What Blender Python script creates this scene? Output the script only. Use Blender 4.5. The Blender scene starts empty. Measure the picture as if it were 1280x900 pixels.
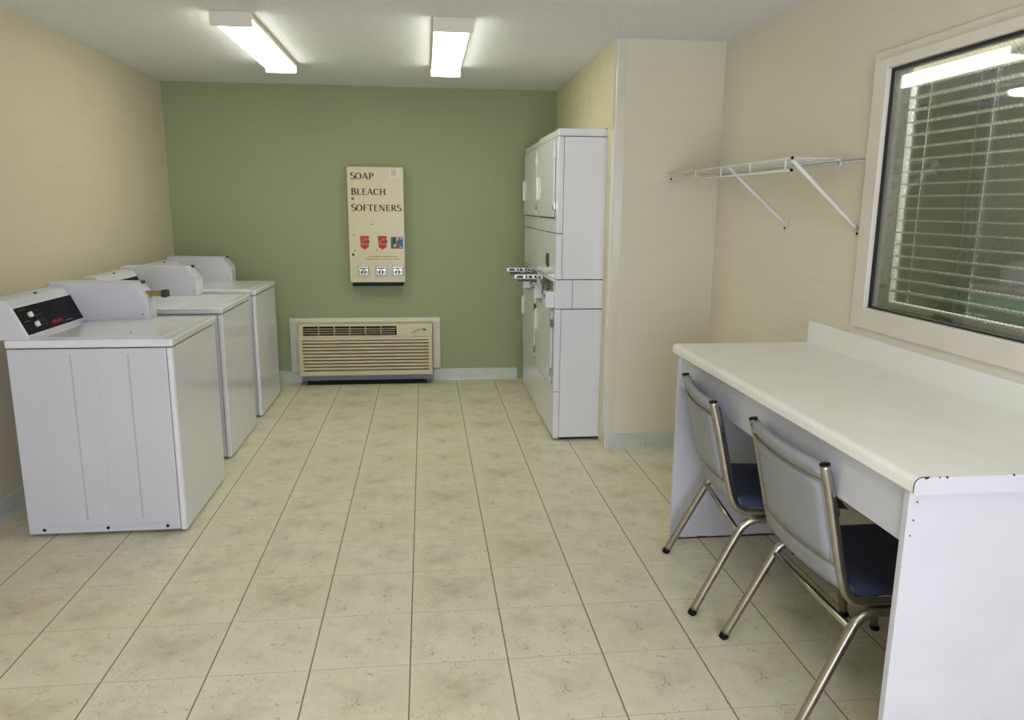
import bpy, bmesh, math, random
from mathutils import Vector, Matrix
random.seed(7)
PI = math.pi
scene = bpy.context.scene
COL = scene.collection
TILE = 0.32665                      # floor tile side in metres
XL, XC, XR = -2.036, 1.112, 1.750   # left wall, niche wall, right wall
YC, YB, YR = 4.470, 6.500, -1.30    # pier front, green wall, wall behind the camera
H = 2.440
CAMZ = 1.498

# ------------------------------------------------------------------ materials
def nt(name):
    m = bpy.data.materials.new(name); m.use_nodes = True
    n = m.node_tree; n.nodes.clear()
    out = n.nodes.new('ShaderNodeOutputMaterial')
    return m, n, out
def N(n, kind, **kw):
    nd = n.nodes.new(kind)
    for k, v in kw.items():
        if k in nd.inputs: nd.inputs[k].default_value = v
        else: setattr(nd, k, v)
    return nd
def lin(c):
    return tuple(((x/255)/12.92 if x/255 <= .04045 else (((x/255)+.055)/1.055)**2.4) for x in c) + (1,)
def mth(n, op, a, b=None, c=None):
    nd = n.nodes.new('ShaderNodeMath'); nd.operation = op
    for i, v in enumerate((a, b, c)):
        if v is None: continue
        if isinstance(v, (int, float)): nd.inputs[i].default_value = v
        else: n.links.new(v, nd.inputs[i])
    return nd.outputs[0]
def mixc(n, fac, a, b):
    nd = n.nodes.new('ShaderNodeMix'); nd.data_type = 'RGBA'
    for s, v in ((0, fac), (6, a), (7, b)):
        if isinstance(v, (int, float, tuple)): nd.inputs[s].default_value = v
        else: n.links.new(v, nd.inputs[s])
    return nd.outputs[2]
def mat(name, rgb, rough=.5, metal=0., vary=.06, scale=8., bump=0., bscale=200., coat=0., spec=.5, rgb2=None):
    """principled surface with a soft procedural mottling of colour and a fine bump"""
    m, n, out = nt(name)
    p = N(n, 'ShaderNodeBsdfPrincipled', Roughness=rough, Metallic=metal)
    p.inputs['Specular IOR Level'].default_value = spec
    p.inputs['Coat Weight'].default_value = coat
    n.links.new(p.outputs[0], out.inputs[0])
    tc = N(n, 'ShaderNodeTexCoord')
    nz = N(n, 'ShaderNodeTexNoise', Scale=scale, Detail=4.)
    n.links.new(tc.outputs['Object'], nz.inputs['Vector'])
    a = lin(rgb)
    b = lin(rgb2) if rgb2 else tuple(x*(1-vary) for x in a[:3]) + (1,)
    rp = N(n, 'ShaderNodeMapRange'); rp.inputs[1].default_value = .35; rp.inputs[2].default_value = .65
    n.links.new(nz.outputs[0], rp.inputs[0])
    n.links.new(mixc(n, rp.outputs[0], a, b), p.inputs['Base Color'])
    if bump:
        n2 = N(n, 'ShaderNodeTexNoise', Scale=bscale, Detail=3.)
        n.links.new(tc.outputs['Object'], n2.inputs['Vector'])
        bp = N(n, 'ShaderNodeBump', Strength=bump, Distance=.002)
        n.links.new(n2.outputs[0], bp.inputs['Height'])
        n.links.new(bp.outputs[0], p.inputs['Normal'])
    return m

def wallpaper(name, rgb, rgb2, speck=.05, bump=.25):
    """woven wall covering: fine speckle plus faint horizontal ribs"""
    m, n, out = nt(name)
    p = N(n, 'ShaderNodeBsdfPrincipled', Roughness=.62); p.inputs['Specular IOR Level'].default_value = .3
    n.links.new(p.outputs[0], out.inputs[0])
    tc = N(n, 'ShaderNodeTexCoord')
    big = N(n, 'ShaderNodeTexNoise', Scale=2.2, Detail=3.)
    fine = N(n, 'ShaderNodeTexNoise', Scale=160., Detail=3.)
    mp = N(n, 'ShaderNodeMapping'); mp.inputs['Scale'].default_value = (1.2, 1.2, 42.)
    rib = N(n, 'ShaderNodeTexNoise', Scale=1.4, Detail=4.)
    n.links.new(tc.outputs['Object'], big.inputs['Vector']); n.links.new(tc.outputs['Object'], fine.inputs['Vector'])
    n.links.new(tc.outputs['Object'], mp.inputs['Vector']); n.links.new(mp.outputs[0], rib.inputs['Vector'])
    c = mixc(n, big.outputs[0], lin(rgb), lin(rgb2))
    f = mth(n, 'ADD', mth(n, 'MULTIPLY', fine.outputs[0], speck), mth(n, 'MULTIPLY', rib.outputs[0], speck*1.2))
    f = mth(n, 'ADD', f, 1 - speck*1.1)
    hsv = N(n, 'ShaderNodeHueSaturation'); n.links.new(c, hsv.inputs['Color']); n.links.new(f, hsv.inputs['Value'])
    n.links.new(hsv.outputs[0], p.inputs['Base Color'])
    bp = N(n, 'ShaderNodeBump', Strength=bump, Distance=.0015)
    n.links.new(mth(n, 'ADD', fine.outputs[0], mth(n, 'MULTIPLY', rib.outputs[0], .8)), bp.inputs['Height'])
    n.links.new(bp.outputs[0], p.inputs['Normal'])
    return m

def floor_mat():
    m, n, out = nt('vinyl_stone_tiles')
    p = N(n, 'ShaderNodeBsdfPrincipled'); p.inputs['Specular IOR Level'].default_value = .4
    n.links.new(p.outputs[0], out.inputs[0])
    geo = N(n, 'ShaderNodeNewGeometry'); sp = N(n, 'ShaderNodeSeparateXYZ')
    n.links.new(geo.outputs['Position'], sp.inputs[0])
    u = mth(n, 'ADD', mth(n, 'DIVIDE', sp.outputs[0], TILE), 21.2077)
    v = mth(n, 'ADD', mth(n, 'DIVIDE', sp.outputs[1], TILE), 40 - 6.9945)
    fu, fv = mth(n, 'FRACT', u), mth(n, 'FRACT', v)
    iu, iv = mth(n, 'FLOOR', u), mth(n, 'FLOOR', v)
    du = mth(n, 'MINIMUM', fu, mth(n, 'SUBTRACT', 1., fu))
    dv = mth(n, 'MINIMUM', fv, mth(n, 'SUBTRACT', 1., fv))
    # tile-to-tile offset of the pattern (a handful of printed designs)
    cmb = N(n, 'ShaderNodeCombineXYZ'); n.links.new(iu, cmb.inputs[0]); n.links.new(iv, cmb.inputs[1])
    wn = N(n, 'ShaderNodeTexWhiteNoise'); wn.noise_dimensions = '2D'; n.links.new(cmb.outputs[0], wn.inputs[0])
    loc = N(n, 'ShaderNodeCombineXYZ'); n.links.new(fu, loc.inputs[0]); n.links.new(fv, loc.inputs[1])
    n.links.new(mth(n, 'MULTIPLY', mth(n, 'FLOOR', mth(n, 'MULTIPLY', wn.outputs[0], 5.)), 3.7), loc.inputs[2])
    n1 = N(n, 'ShaderNodeTexNoise', Scale=2.6, Detail=6., Roughness=.65); n.links.new(loc.outputs[0], n1.inputs['Vector'])
    n2 = N(n, 'ShaderNodeTexNoise', Scale=38., Detail=3., Roughness=.6); n.links.new(loc.outputs[0], n2.inputs['Vector'])
    n3 = N(n, 'ShaderNodeTexNoise', Scale=3.4, Detail=2.); n.links.new(loc.outputs[0], n3.inputs['Vector'])
    c = mixc(n, mth(n, 'MULTIPLY', wn.outputs[0], .5), lin((229, 224, 201)), lin((223, 217, 191)))
    # worn smudge towards the middle of each tile's printed relief
    ed = mth(n, 'MINIMUM', du, dv)
    er = N(n, 'ShaderNodeMapRange'); er.inputs[1].default_value = .02; er.inputs[2].default_value = .30; n.links.new(ed, er.inputs[0])
    mr = N(n, 'ShaderNodeMapRange'); mr.inputs[1].default_value = .40; mr.inputs[2].default_value = .70
    n.links.new(n1.outputs[0], mr.inputs[0])
    sm = mth(n, 'MULTIPLY', mr.outputs[0], mth(n, 'ADD', .35, mth(n, 'MULTIPLY', er.outputs[0], .65)))
    c = mixc(n, mth(n, 'MULTIPLY', sm, .62), c, lin((178, 170, 142)))
    # pits: fine dark specks in clusters
    pit = N(n, 'ShaderNodeMapRange'); pit.inputs[1].default_value = .57; pit.inputs[2].default_value = .63
    n.links.new(n2.outputs[0], pit.inputs[0])
    clu = N(n, 'ShaderNodeMapRange'); clu.inputs[1].default_value = .50; clu.inputs[2].default_value = .64
    n.links.new(n3.outputs[0], clu.inputs[0])
    pitf = mth(n, 'MULTIPLY', mth(n, 'MULTIPLY', pit.outputs[0], clu.outputs[0]), .48)
    c = mixc(n, pitf, c, lin((132, 120, 92)))
    # short curved scratches: thin level lines of a smooth noise, broken up by another
    n5 = N(n, 'ShaderNodeTexNoise', Scale=5.5, Detail=1.0); n.links.new(loc.outputs[0], n5.inputs['Vector'])
    n4 = N(n, 'ShaderNodeTexNoise', Scale=6.5, Detail=2.5); n.links.new(loc.outputs[0], n4.inputs['Vector'])
    lv = mth(n, 'ABSOLUTE', mth(n, 'SUBTRACT', n5.outputs[0], .47))
    sc = N(n, 'ShaderNodeMapRange'); sc.inputs[1].default_value = .002; sc.inputs[2].default_value = .012
    sc.inputs[3].default_value = 1.; sc.inputs[4].default_value = 0.; n.links.new(lv, sc.inputs[0])
    brk = N(n, 'ShaderNodeMapRange'); brk.inputs[1].default_value = .54; brk.inputs[2].default_value = .60
    n.links.new(n4.outputs[0], brk.inputs[0])
    scf = mth(n, 'MULTIPLY', mth(n, 'MULTIPLY', sc.outputs[0], brk.outputs[0]), .52)
    c = mixc(n, scf, c, lin((128, 116, 88)))
    # broad traffic soiling across the room
    dn = N(n, 'ShaderNodeTexNoise', Scale=.9, Detail=3.); n.links.new(geo.outputs['Position'], dn.inputs['Vector'])
    dr = N(n, 'ShaderNodeMapRange'); dr.inputs[1].default_value = .45; dr.inputs[2].default_value = .75
    n.links.new(dn.outputs[0], dr.inputs[0])
    c = mixc(n, mth(n, 'MULTIPLY', dr.outputs[0], .25), c, lin((204, 192, 142)))
    # joints
    gu = N(n, 'ShaderNodeMapRange'); gu.inputs[1].default_value = .0045; gu.inputs[2].default_value = .010
    gu.inputs[3].default_value = 1.; gu.inputs[4].default_value = 0.; n.links.new(du, gu.inputs[0])
    gv = N(n, 'ShaderNodeMapRange'); gv.inputs[1].default_value = .003; gv.inputs[2].default_value = .008
    gv.inputs[3].default_value = .42; gv.inputs[4].default_value = 0.; n.links.new(dv, gv.inputs[0])
    c = mixc(n, mth(n, 'MULTIPLY', gu.outputs[0], .95), c, lin((112, 98, 64)))
    c = mixc(n, gv.outputs[0], c, lin((150, 138, 102)))
    n.links.new(c, p.inputs['Base Color'])
    r = mth(n, 'ADD', .40, mth(n, 'MULTIPLY', n1.outputs[0], .16)); n.links.new(r, p.inputs['Roughness'])
    bp = N(n, 'ShaderNodeBump', Strength=.25, Distance=.002)
    hgt = mth(n, 'SUBTRACT', mth(n, 'MULTIPLY', n1.outputs[0], .5), mth(n, 'ADD', mth(n, 'MULTIPLY', gu.outputs[0], .8), mth(n, 'ADD', pitf, scf)))
    n.links.new(hgt, bp.inputs['Height']); n.links.new(bp.outputs[0], p.inputs['Normal'])
    return m

def ceiling_mat():
    m, n, out = nt('textured_ceiling')
    p = N(n, 'ShaderNodeBsdfPrincipled', Roughness=.9); p.inputs['Specular IOR Level'].default_value = .1
    n.links.new(p.outputs[0], out.inputs[0])
    tc = N(n, 'ShaderNodeTexCoord')
    a = N(n, 'ShaderNodeTexNoise', Scale=95., Detail=4., Roughness=.7); n.links.new(tc.outputs['Object'], a.inputs['Vector'])
    mr = N(n, 'ShaderNodeMapRange'); mr.inputs[1].default_value = .38; mr.inputs[2].default_value = .62
    n.links.new(a.outputs[0], mr.inputs[0])
    n.links.new(mixc(n, mr.outputs[0], lin((226, 227, 231)), lin((243, 244, 248))), p.inputs['Base Color'])
    bp = N(n, 'ShaderNodeBump', Strength=.6, Distance=.004)
    n.links.new(a.outputs[0], bp.inputs['Height']); n.links.new(bp.outputs[0], p.inputs['Normal'])
    return m

def emit(name, rgb, strength):
    m, n, out = nt(name)
    e = N(n, 'ShaderNodeEmission', Strength=strength); e.inputs[0].default_value = rgb + (1,)
    tc = N(n, 'ShaderNodeTexCoord'); nz = N(n, 'ShaderNodeTexNoise', Scale=60.)
    n.links.new(tc.outputs['Object'], nz.inputs['Vector'])
    n.links.new(mth(n, 'MULTIPLY', mth(n, 'ADD', .97, mth(n, 'MULTIPLY', nz.outputs[0], .06)), strength), e.inputs[1])
    n.links.new(e.outputs[0], out.inputs[0])
    return m

def wired_glass():
    m, n, out = nt('wired_glass')
    tc = N(n, 'ShaderNodeTexCoord'); sp = N(n, 'ShaderNodeSeparateXYZ'); n.links.new(tc.outputs['Object'], sp.inputs[0])
    P = .0135
    def lines(sgn):
        q = mth(n, 'ADD', sp.outputs[1], mth(n, 'MULTIPLY', sp.outputs[2], sgn))
        f = mth(n, 'FRACT', mth(n, 'ADD', mth(n, 'DIVIDE', q, P*1.414), 100.))
        return mth(n, 'LESS_THAN', f, .06)
    w = mth(n, 'MAXIMUM', lines(1.), lines(-1.))
    tr = N(n, 'ShaderNodeBsdfTransparent'); tr.inputs[0].default_value = (.91, .92, .90, 1)
    gl = N(n, 'ShaderNodeBsdfGlossy', Roughness=.02); gl.inputs[0].default_value = (1, 1, 1, 1)
    fr = N(n, 'ShaderNodeFresnel', IOR=1.55)
    mx = N(n, 'ShaderNodeMixShader'); n.links.new(mth(n, 'MINIMUM', mth(n, 'MULTIPLY', fr.outputs[0], .65), .8), mx.inputs[0])
    n.links.new(tr.outputs[0], mx.inputs[1]); n.links.new(gl.outputs[0], mx.inputs[2])
    wi = N(n, 'ShaderNodeBsdfPrincipled', Roughness=.4, Metallic=.7); wi.inputs['Base Color'].default_value = (.22, .24, .22, 1)
    m2 = N(n, 'ShaderNodeMixShader'); n.links.new(w, m2.inputs[0])
    n.links.new(mx.outputs[0], m2.inputs[1]); n.links.new(wi.outputs[0], m2.inputs[2])
    n.links.new(m2.outputs[0], out.inputs[0])
    return m

M = dict(
    floor=floor_mat(), ceiling=ceiling_mat(),
    wall=wallpaper('beige_wall_covering', (227, 221, 203), (221, 214, 194), .09),
    left=wallpaper('beige_covering_lamp_tint', (216, 207, 183), (210, 200, 176), .09),  # beige covering made yellower and darker, lamp tint put into the colour
    green=wallpaper('green_wall_paint', (160, 168, 132), (154, 162, 126), .09, .12),
    cream=mat('beige_lamp_tint', (226, 219, 184), .5, bump=.15),  # niche wall toned yellow, the lamps' tint painted into it
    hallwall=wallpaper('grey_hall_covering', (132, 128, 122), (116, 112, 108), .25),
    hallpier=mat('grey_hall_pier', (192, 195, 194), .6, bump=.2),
    cove=mat('pale_vinyl_cove_base', (206, 210, 204), .45, vary=.08, scale=14),
    guard=mat('corner_guard_plastic', (224, 220, 206), .2, vary=.03, coat=.4),
    trim=mat('cream_painted_trim', (226, 220, 206), .38, vary=.04, bump=.05),
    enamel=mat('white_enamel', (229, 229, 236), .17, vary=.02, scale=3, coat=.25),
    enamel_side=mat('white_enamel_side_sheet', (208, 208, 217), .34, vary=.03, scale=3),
    cream_enamel=mat('cream_enamel', (214, 205, 170), .3, vary=.03),
    putty=mat('putty_plastic', (206, 196, 164), .42, vary=.05, bump=.04),
    putty_dark=mat('dark_putty_and_shade', (92, 84, 66), .7),  # rivet tone; also paints the shade between the louvres
    crease_shade=mat('painted_crease_shade', (186, 186, 198), .4),  # shade along pressed creases, painted as a darker strip
    capw=mat('off_white_enamel', (232, 228, 214), .4, vary=.03),
    black=mat('black_plastic', (12, 11, 14), .5, vary=.2, spec=.2),
    blackgloss=mat('black_control_glass', (9, 7, 20), .45, vary=.3, spec=.12),
    darkgap=mat('dark_seam', (40, 40, 44), .8),
    greygap=mat('grey_seam', (120, 120, 126), .7),
    chrome=mat('polished_chrome', (196, 193, 184), .27, 1., vary=.12, scale=20),
    satin=mat('dull_chair_chrome', (176, 171, 158), .30, 1., vary=.15, scale=20),
    steel=mat('brushed_steel', (172, 170, 166), .32, 1., vary=.2, scale=40),
    brass=mat('worn_brass', (158, 138, 98), .4, .45, vary=.3, scale=40),
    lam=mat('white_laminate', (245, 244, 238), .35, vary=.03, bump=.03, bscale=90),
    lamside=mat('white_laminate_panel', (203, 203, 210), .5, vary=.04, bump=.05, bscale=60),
    chip=mat('exposed_brown_board', (70, 48, 32), .9, vary=.4, scale=90),
    greyvinyl=mat('grey_vinyl', (148, 150, 155), .42, vary=.06, bump=.25, bscale=420),
    piping=mat('olive_piping', (132, 124, 88), .5),
    navy=mat('navy_vinyl', (64, 71, 102), .48, vary=.15, bump=.3, bscale=380),
    wire=mat('white_coated_wire', (222, 222, 216), .35, vary=.05),
    slat=mat('pale_blind_slat', (226, 229, 216), .4, vary=.04),
    cord=mat('white_cord', (220, 222, 210), .8),
    binm=mat('dark_green_plastic', (20, 66, 36), .5, vary=.15),
    red=mat('red_print', (190, 36, 36), .5, vary=.05),
    maroon=mat('maroon_print', (92, 22, 22), .5, vary=.1),
    orange=mat('orange_print', (226, 104, 40), .45, vary=.1),
    blueink=mat('navy_print', (26, 32, 84), .5),
    skyblue=mat('blue_print', (36, 104, 176), .45, vary=.15),
    greenink=mat('green_print', (40, 104, 84), .45, vary=.3, scale=60),
    yellow=mat('yellow_print', (226, 208, 96), .5),
    white=mat('white_print', (236, 234, 230), .45),
    brownink=mat('brown_print', (150, 96, 48), .6),
    sticker=mat('pale_sticker', (226, 214, 200), .3),
    plate=mat('dark_control_plate', (58, 54, 46), .3, .3, vary=.4, scale=30),
    plate2=mat('grey_coin_plate', (128, 126, 106), .3, .5, vary=.3, scale=40),
    purple=mat('grey_metal_base', (126, 124, 146), .5, .2),
    gasket=mat('black_gasket', (12, 12, 20), .5),
    doorwood=mat('white_door_paint', (224, 222, 214), .45),
    diffuser=emit('lit_fluorescent_diffuser', (.985, 1., .80), 8.0),
    glass=wired_glass(),
)

# ------------------------------------------------------------------ mesh builder
class MB:
    def __init__(self): self.bm = bmesh.new(); self.mats = []
    def _mi(self, m):
        if m is None: return 0
        if m not in self.mats: self.mats.append(m)
        return self.mats.index(m)
    def merge(self, t, m=None, smooth=False, mtx=None):
        if mtx is not None: bmesh.ops.transform(t, matrix=mtx, verts=t.verts)
        mi = self._mi(m); mp = {}
        for v in t.verts: mp[v] = self.bm.verts.new(v.co)
        for f in t.faces:
            try: nf = self.bm.faces.new([mp[v] for v in f.verts])
            except ValueError: continue
            nf.material_index = mi; nf.smooth = smooth
        t.free(); return self
    def box(self, a, b, m=None, bev=0., seg=2, mtx=None):
        t = bmesh.new()
        lo = [min(a[i], b[i]) for i in range(3)]; hi = [max(a[i], b[i]) for i in range(3)]
        bmesh.ops.create_cube(t, size=1.)
        for v in t.verts: v.co = Vector([lo[i] + (v.co[i]+.5)*(hi[i]-lo[i]) for i in range(3)])
        if bev: bmesh.ops.bevel(t, geom=t.edges[:], offset=bev, segments=seg, affect='EDGES', profile=.5, clamp_overlap=True)
        return self.merge(t, m, False, mtx)
    def prism(self, poly, axis, a, b, m=None, bev=0., seg=2, mtx=None):
        """poly in the plane normal to axis (other two axes in xyz order), extruded a..b"""
        t = bmesh.new()
        def pt(p, w):
            return Vector({'x': (w, p[0], p[1]), 'y': (p[0], w, p[1]), 'z': (p[0], p[1], w)}[axis])
        A = [t.verts.new(pt(p, a)) for p in poly]; B = [t.verts.new(pt(p, b)) for p in poly]
        t.faces.new(A); t.faces.new(B[::-1])
        k = len(poly)
        for i in range(k): t.faces.new((A[i], B[i], B[(i+1) % k], A[(i+1) % k]))
        bmesh.ops.recalc_face_normals(t, faces=t.faces)
        if bev: bmesh.ops.bevel(t, geom=t.edges[:], offset=bev, segments=seg, affect='EDGES', profile=.5, clamp_overlap=True)
        return self.merge(t, m, False, mtx)
    def tube(self, pts, r, m=None, n=10, flat=1., closed=False, caps=True, mtx=None):
        t = bmesh.new(); pts = [Vector(p) for p in pts]; rings = []
        k = len(pts); up = None
        for i, p in enumerate(pts):
            if closed: d = (pts[(i+1) % k] - pts[i-1]).normalized()
            elif i == 0: d = (pts[1]-p).normalized()
            elif i == k-1: d = (p-pts[-2]).normalized()
            else: d = ((pts[i+1]-p).normalized() + (p-pts[i-1]).normalized()).normalized()
            if up is None:
                up = Vector((0, 1, 0)) if abs(d.y) < .9 else Vector((0, 0, 1))
            u = (up - d*up.dot(d)).normalized(); up = u; w = d.cross(u)
            rings.append([t.verts.new(p + u*(r*flat*math.cos(2*PI*j/n)) + w*(r*math.sin(2*PI*j/n))) for j in range(n)])
        for i in range(k if closed else k-1):
            A, B = rings[i], rings[(i+1) % k]
            for j in range(n): t.faces.new((A[j], A[(j+1) % n], B[(j+1) % n], B[j]))
        if caps and not closed: t.faces.new(rings[0][::-1]); t.faces.new(rings[-1])
        bmesh.ops.recalc_face_normals(t, faces=t.faces)
        return self.merge(t, m, True, mtx)
    def cyl(self, a, b, r, m=None, n=16): return self.tube([a, b], r, m, n)
    def grid(self, fn, nu, nv, m=None, thick=0., smooth=True, mtx=None):
        """surface fn(u,v)->(point, normal); thickened along the normal into a closed shell"""
        t = bmesh.new(); F, Bk = [], []
        for i in range(nu+1):
            rf, rb = [], []
            for j in range(nv+1):
                p, nn, th = fn(i/nu, j/nv)
                p = Vector(p); nn = Vector(nn).normalized()
                rf.append(t.verts.new(p)); rb.append(t.verts.new(p + nn*th))
            F.append(rf); Bk.append(rb)
        for i in range(nu):
            for j in range(nv):
                t.faces.new((F[i][j], F[i+1][j], F[i+1][j+1], F[i][j+1]))
                t.faces.new((Bk[i][j], Bk[i][j+1], Bk[i+1][j+1], Bk[i+1][j]))
        for i in range(nu):
            t.faces.new((F[i][0], Bk[i][0], Bk[i+1][0], F[i+1][0])); t.faces.new((F[i][nv], F[i+1][nv], Bk[i+1][nv], Bk[i][nv]))
        for j in range(nv):
            t.faces.new((F[0][j], F[0][j+1], Bk[0][j+1], Bk[0][j])); t.faces.new((F[nu][j], Bk[nu][j], Bk[nu][j+1], F[nu][j+1]))
        bmesh.ops.recalc_face_normals(t, faces=t.faces)
        return self.merge(t, m, smooth, mtx)
    def build(self, name, material, parent=None, loc=None, kind=None, label=None):
        me = bpy.data.meshes.new(name)
        self.bm.to_mesh(me); self.bm.free()
        for mm in (self.mats or [material]): me.materials.append(mm)
        o = bpy.data.objects.new(name, me); COL.objects.link(o)
        if parent is not None: o.parent = parent
        if loc is not None: o.location = loc
        if kind: o['kind'] = kind
        if label: o['label'] = label
        return o

def build_each(mb, name, material, parent):
    """every loose piece of the builder becomes a part of its own"""
    bm = mb.bm; left = set(bm.verts)
    while left:
        todo = [next(iter(left))]; isl = set(todo)
        while todo:
            for e in todo.pop().link_edges:
                for v in e.verts:
                    if v not in isl: isl.add(v); todo.append(v)
        left -= isl
        p = MB(); mp = {v: p.bm.verts.new(v.co) for v in isl}
        for f in bm.faces:
            if f.verts[0] in isl:
                nf = p.bm.faces.new([mp[v] for v in f.verts]); nf.smooth = f.smooth
        p.build(name, material, parent)
    bm.free()

def thing(name, label, cat, loc=(0, 0, 0), rz=0., group=None):
    o = bpy.data.objects.new(name, None); COL.objects.link(o)
    o.empty_display_size = .1
    o.location = loc; o.rotation_euler = (0, 0, rz)
    o['label'] = label; o['category'] = cat
    if group: o['group'] = group
    return o
def tag(o, label, cat, group=None):
    o['label'] = label; o['category'] = cat
    if group: o['group'] = group
    return o
def copy_tree(o, parent=None):
    c = o.copy(); COL.objects.link(c)
    if parent is not None: c.parent = parent
    for ch in list(o.children): copy_tree(ch, c)
    return c
def S(name, mb, m, parent=None):
    return mb.build(name, m, parent, kind=None if parent else 'structure')
def arc(c, r, a0, a1, n, f):
    return [f(c[0] + r*math.cos(a0+(a1-a0)*i/n), c[1] + r*math.sin(a0+(a1-a0)*i/n)) for i in range(n+1)]

# ------------------------------------------------------------------ flat serif lettering
def glyph(ch):
    """strokes as (points, width or None); unit cap height, x from 0"""
    k, t = .22, .10
    def ell(cx, cy, rx, ry, a0, a1, n=18):
        return [(cx+rx*math.cos(a0+(a1-a0)*i/n), cy+ry*math.sin(a0+(a1-a0)*i/n)) for i in range(n+1)]
    def stem(x): return [([(x, 0), (x, 1)], k), ([(x-.14, .02), (x+.14, .02)], .05), ([(x-.14, .98), (x+.14, .98)], .05)]
    if ch == 'S':
        p = ell(.3, .745, .22, .23, .25*PI, 1.5*PI) + ell(.3, .26, .25, .25, .5*PI, -.8*PI)
        return [(p, None), ([(.47, .7), (.47, .96)], .04), ([(.05, .05), (.05, .32)], .04)], .62
    if ch == 'O': return [(ell(.42, .5, .38, .48, 0, 2*PI, 36), None)], .9
    if ch == 'A': return [([(.05, 0), (.42, 1)], t), ([(.42, 1), (.8, 0)], k), ([(.19, .34), (.67, .34)], t), ([(-.04, .02), (.18, .02)], .05), ([(.66, .02), (.94, .02)], .05)], .92
    if ch == 'P': return stem(.17) + [([(.17, .97)] + ell(.36, .73, .25, .24, .5*PI, -.5*PI) + [(.17, .49)], None)], .68
    if ch == 'B': return stem(.17) + [([(.17, .97)] + ell(.34, .75, .21, .22, .5*PI, -.5*PI) + [(.17, .53)], None), ([(.17, .53)] + ell(.38, .275, .25, .255, .5*PI, -.5*PI) + [(.17, .02)], None)], .74
    if ch == 'L': return stem(.17) + [([(.17, .025), (.62, .025)], t), ([(.61, 0), (.64, .24)], .05)], .7
    if ch == 'E': return stem(.17) + [([(.17, .025), (.62, .025)], t), ([(.61, 0), (.64, .22)], .05), ([(.17, .975), (.58, .975)], t), ([(.57, 1), (.58, .8)], .05), ([(.17, .52), (.48, .52)], t), ([(.48, .41), (.48, .63)], .05)], .72
    if ch == 'F': return stem(.17) + [([(.17, .975), (.58, .975)], t), ([(.57, 1), (.58, .8)], .05), ([(.17, .52), (.47, .52)], t), ([(.47, .41), (.47, .63)], .05)], .66
    if ch == 'C': return [(ell(.42, .5, .38, .48, .25*PI, 1.75*PI, 30), None), ([(.69, .7), (.69, .97)], .045)], .82
    if ch == 'H': return stem(.17) + stem(.73) + [([(.17, .52), (.73, .52)], t)], .94
    if ch == 'T': return [([(.38, 0), (.38, 1)], k), ([(.24, .02), (.52, .02)], .05), ([(.03, .975), (.73, .975)], t), ([(.03, 1), (.02, .76)], .05), ([(.73, 1), (.74, .76)], .05)], .78
    if ch == 'N': return [([(.14, 0), (.14, 1)], t), ([(.14, 1), (.76, 0)], k), ([(.76, 0), (.76, 1)], t), ([(.0, .02), (.27, .02)], .05), ([(.63, .98), (.89, .98)], .05), ([(.0, .98), (.16, .98)], .05)], .94
    if ch == 'R': return stem(.17) + [([(.17, .97)] + ell(.36, .74, .24, .23, .5*PI, -.5*PI) + [(.17, .51)], None), ([(.36, .51), (.72, .01)], k), ([(.66, .02), (.84, .02)], .05)], .84
    return [], .4
def word(mb, text, x0, z0, h, hbig, width, y, m):
    """small-caps word on a plane facing -y, scaled to a given width"""
    adv = []; x = 0.
    for i, ch in enumerate(text):
        s = hbig if i == 0 else h
        g, w = glyph(ch); adv.append((g, x, s)); x += (w + .06)*s
    kx = width/x
    for g, gx, s in adv:
        for pts, wd in g:
            P = [Vector((x0 + kx*(gx + p[0]*s), z0 + p[1]*s)) for p in pts]
            t = bmesh.new(); prev = None
            for i, p in enumerate(P):
                d = (P[min(i+1, len(P)-1)] - P[max(i-1, 0)]).normalized()
                w = (wd if wd else (.09 + .15*abs(d.y)**1.5))*s*.5
                nn = Vector((-d.y, d.x))
                cur = [t.verts.new((p.x+nn.x*w, y, p.y+nn.y*w)), t.verts.new((p.x-nn.x*w, y, p.y-nn.y*w))]
                if prev: t.faces.new((prev[0], prev[1], cur[1], cur[0]))
                prev = cur
            bmesh.ops.recalc_face_normals(t, faces=t.faces)
            r = bmesh.ops.extrude_face_region(t, geom=t.faces[:])
            for v in [e for e in r['geom'] if isinstance(e, bmesh.types.BMVert)]: v.co.y += .0012
            bmesh.ops.recalc_face_normals(t, faces=t.faces)
            mb.merge(t, m)
def text_mesh(s, size, m, parent, name, mtx, shear=0., ext=.0006):
    cu = bpy.data.curves.new(name, 'FONT'); cu.body = s; cu.size = size; cu.shear = shear; cu.extrude = ext; cu.offset = size*.018; cu.align_x = 'CENTER'; cu.align_y = 'CENTER'
    tmp = bpy.data.objects.new(name, cu); COL.objects.link(tmp)
    bpy.context.view_layer.update()
    me = bpy.data.meshes.new_from_object(tmp.evaluated_get(bpy.context.evaluated_depsgraph_get()))
    bpy.data.objects.remove(tmp); bpy.data.curves.remove(cu)
    me.transform(mtx); me.materials.clear(); me.materials.append(m); me.name = name
    o = bpy.data.objects.new(name, me); COL.objects.link(o); o.parent = parent
    return o

# ================================================================== SETTING
WT = .06   # thickness of the partition that holds the window
mb = MB(); mb.box((XL-.3, YR-.2, -.1), (XR+.3, YB+.2, 0.)); S('floor', mb, M['floor'])
mb = MB(); mb.box((XL-.2, YR-.2, H), (XR+WT, YB+.2, H+.1)); S('ceiling', mb, M['ceiling'])
mb = MB(); mb.box((XL-.12, YR, 0), (XL, YB+.12, H)); S('wall_left', mb, M['left'])
mb = MB(); mb.box((XL, YB, 0), (XC+.12, YB+.12, H)); S('wall_back', mb, M['green'])
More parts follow.
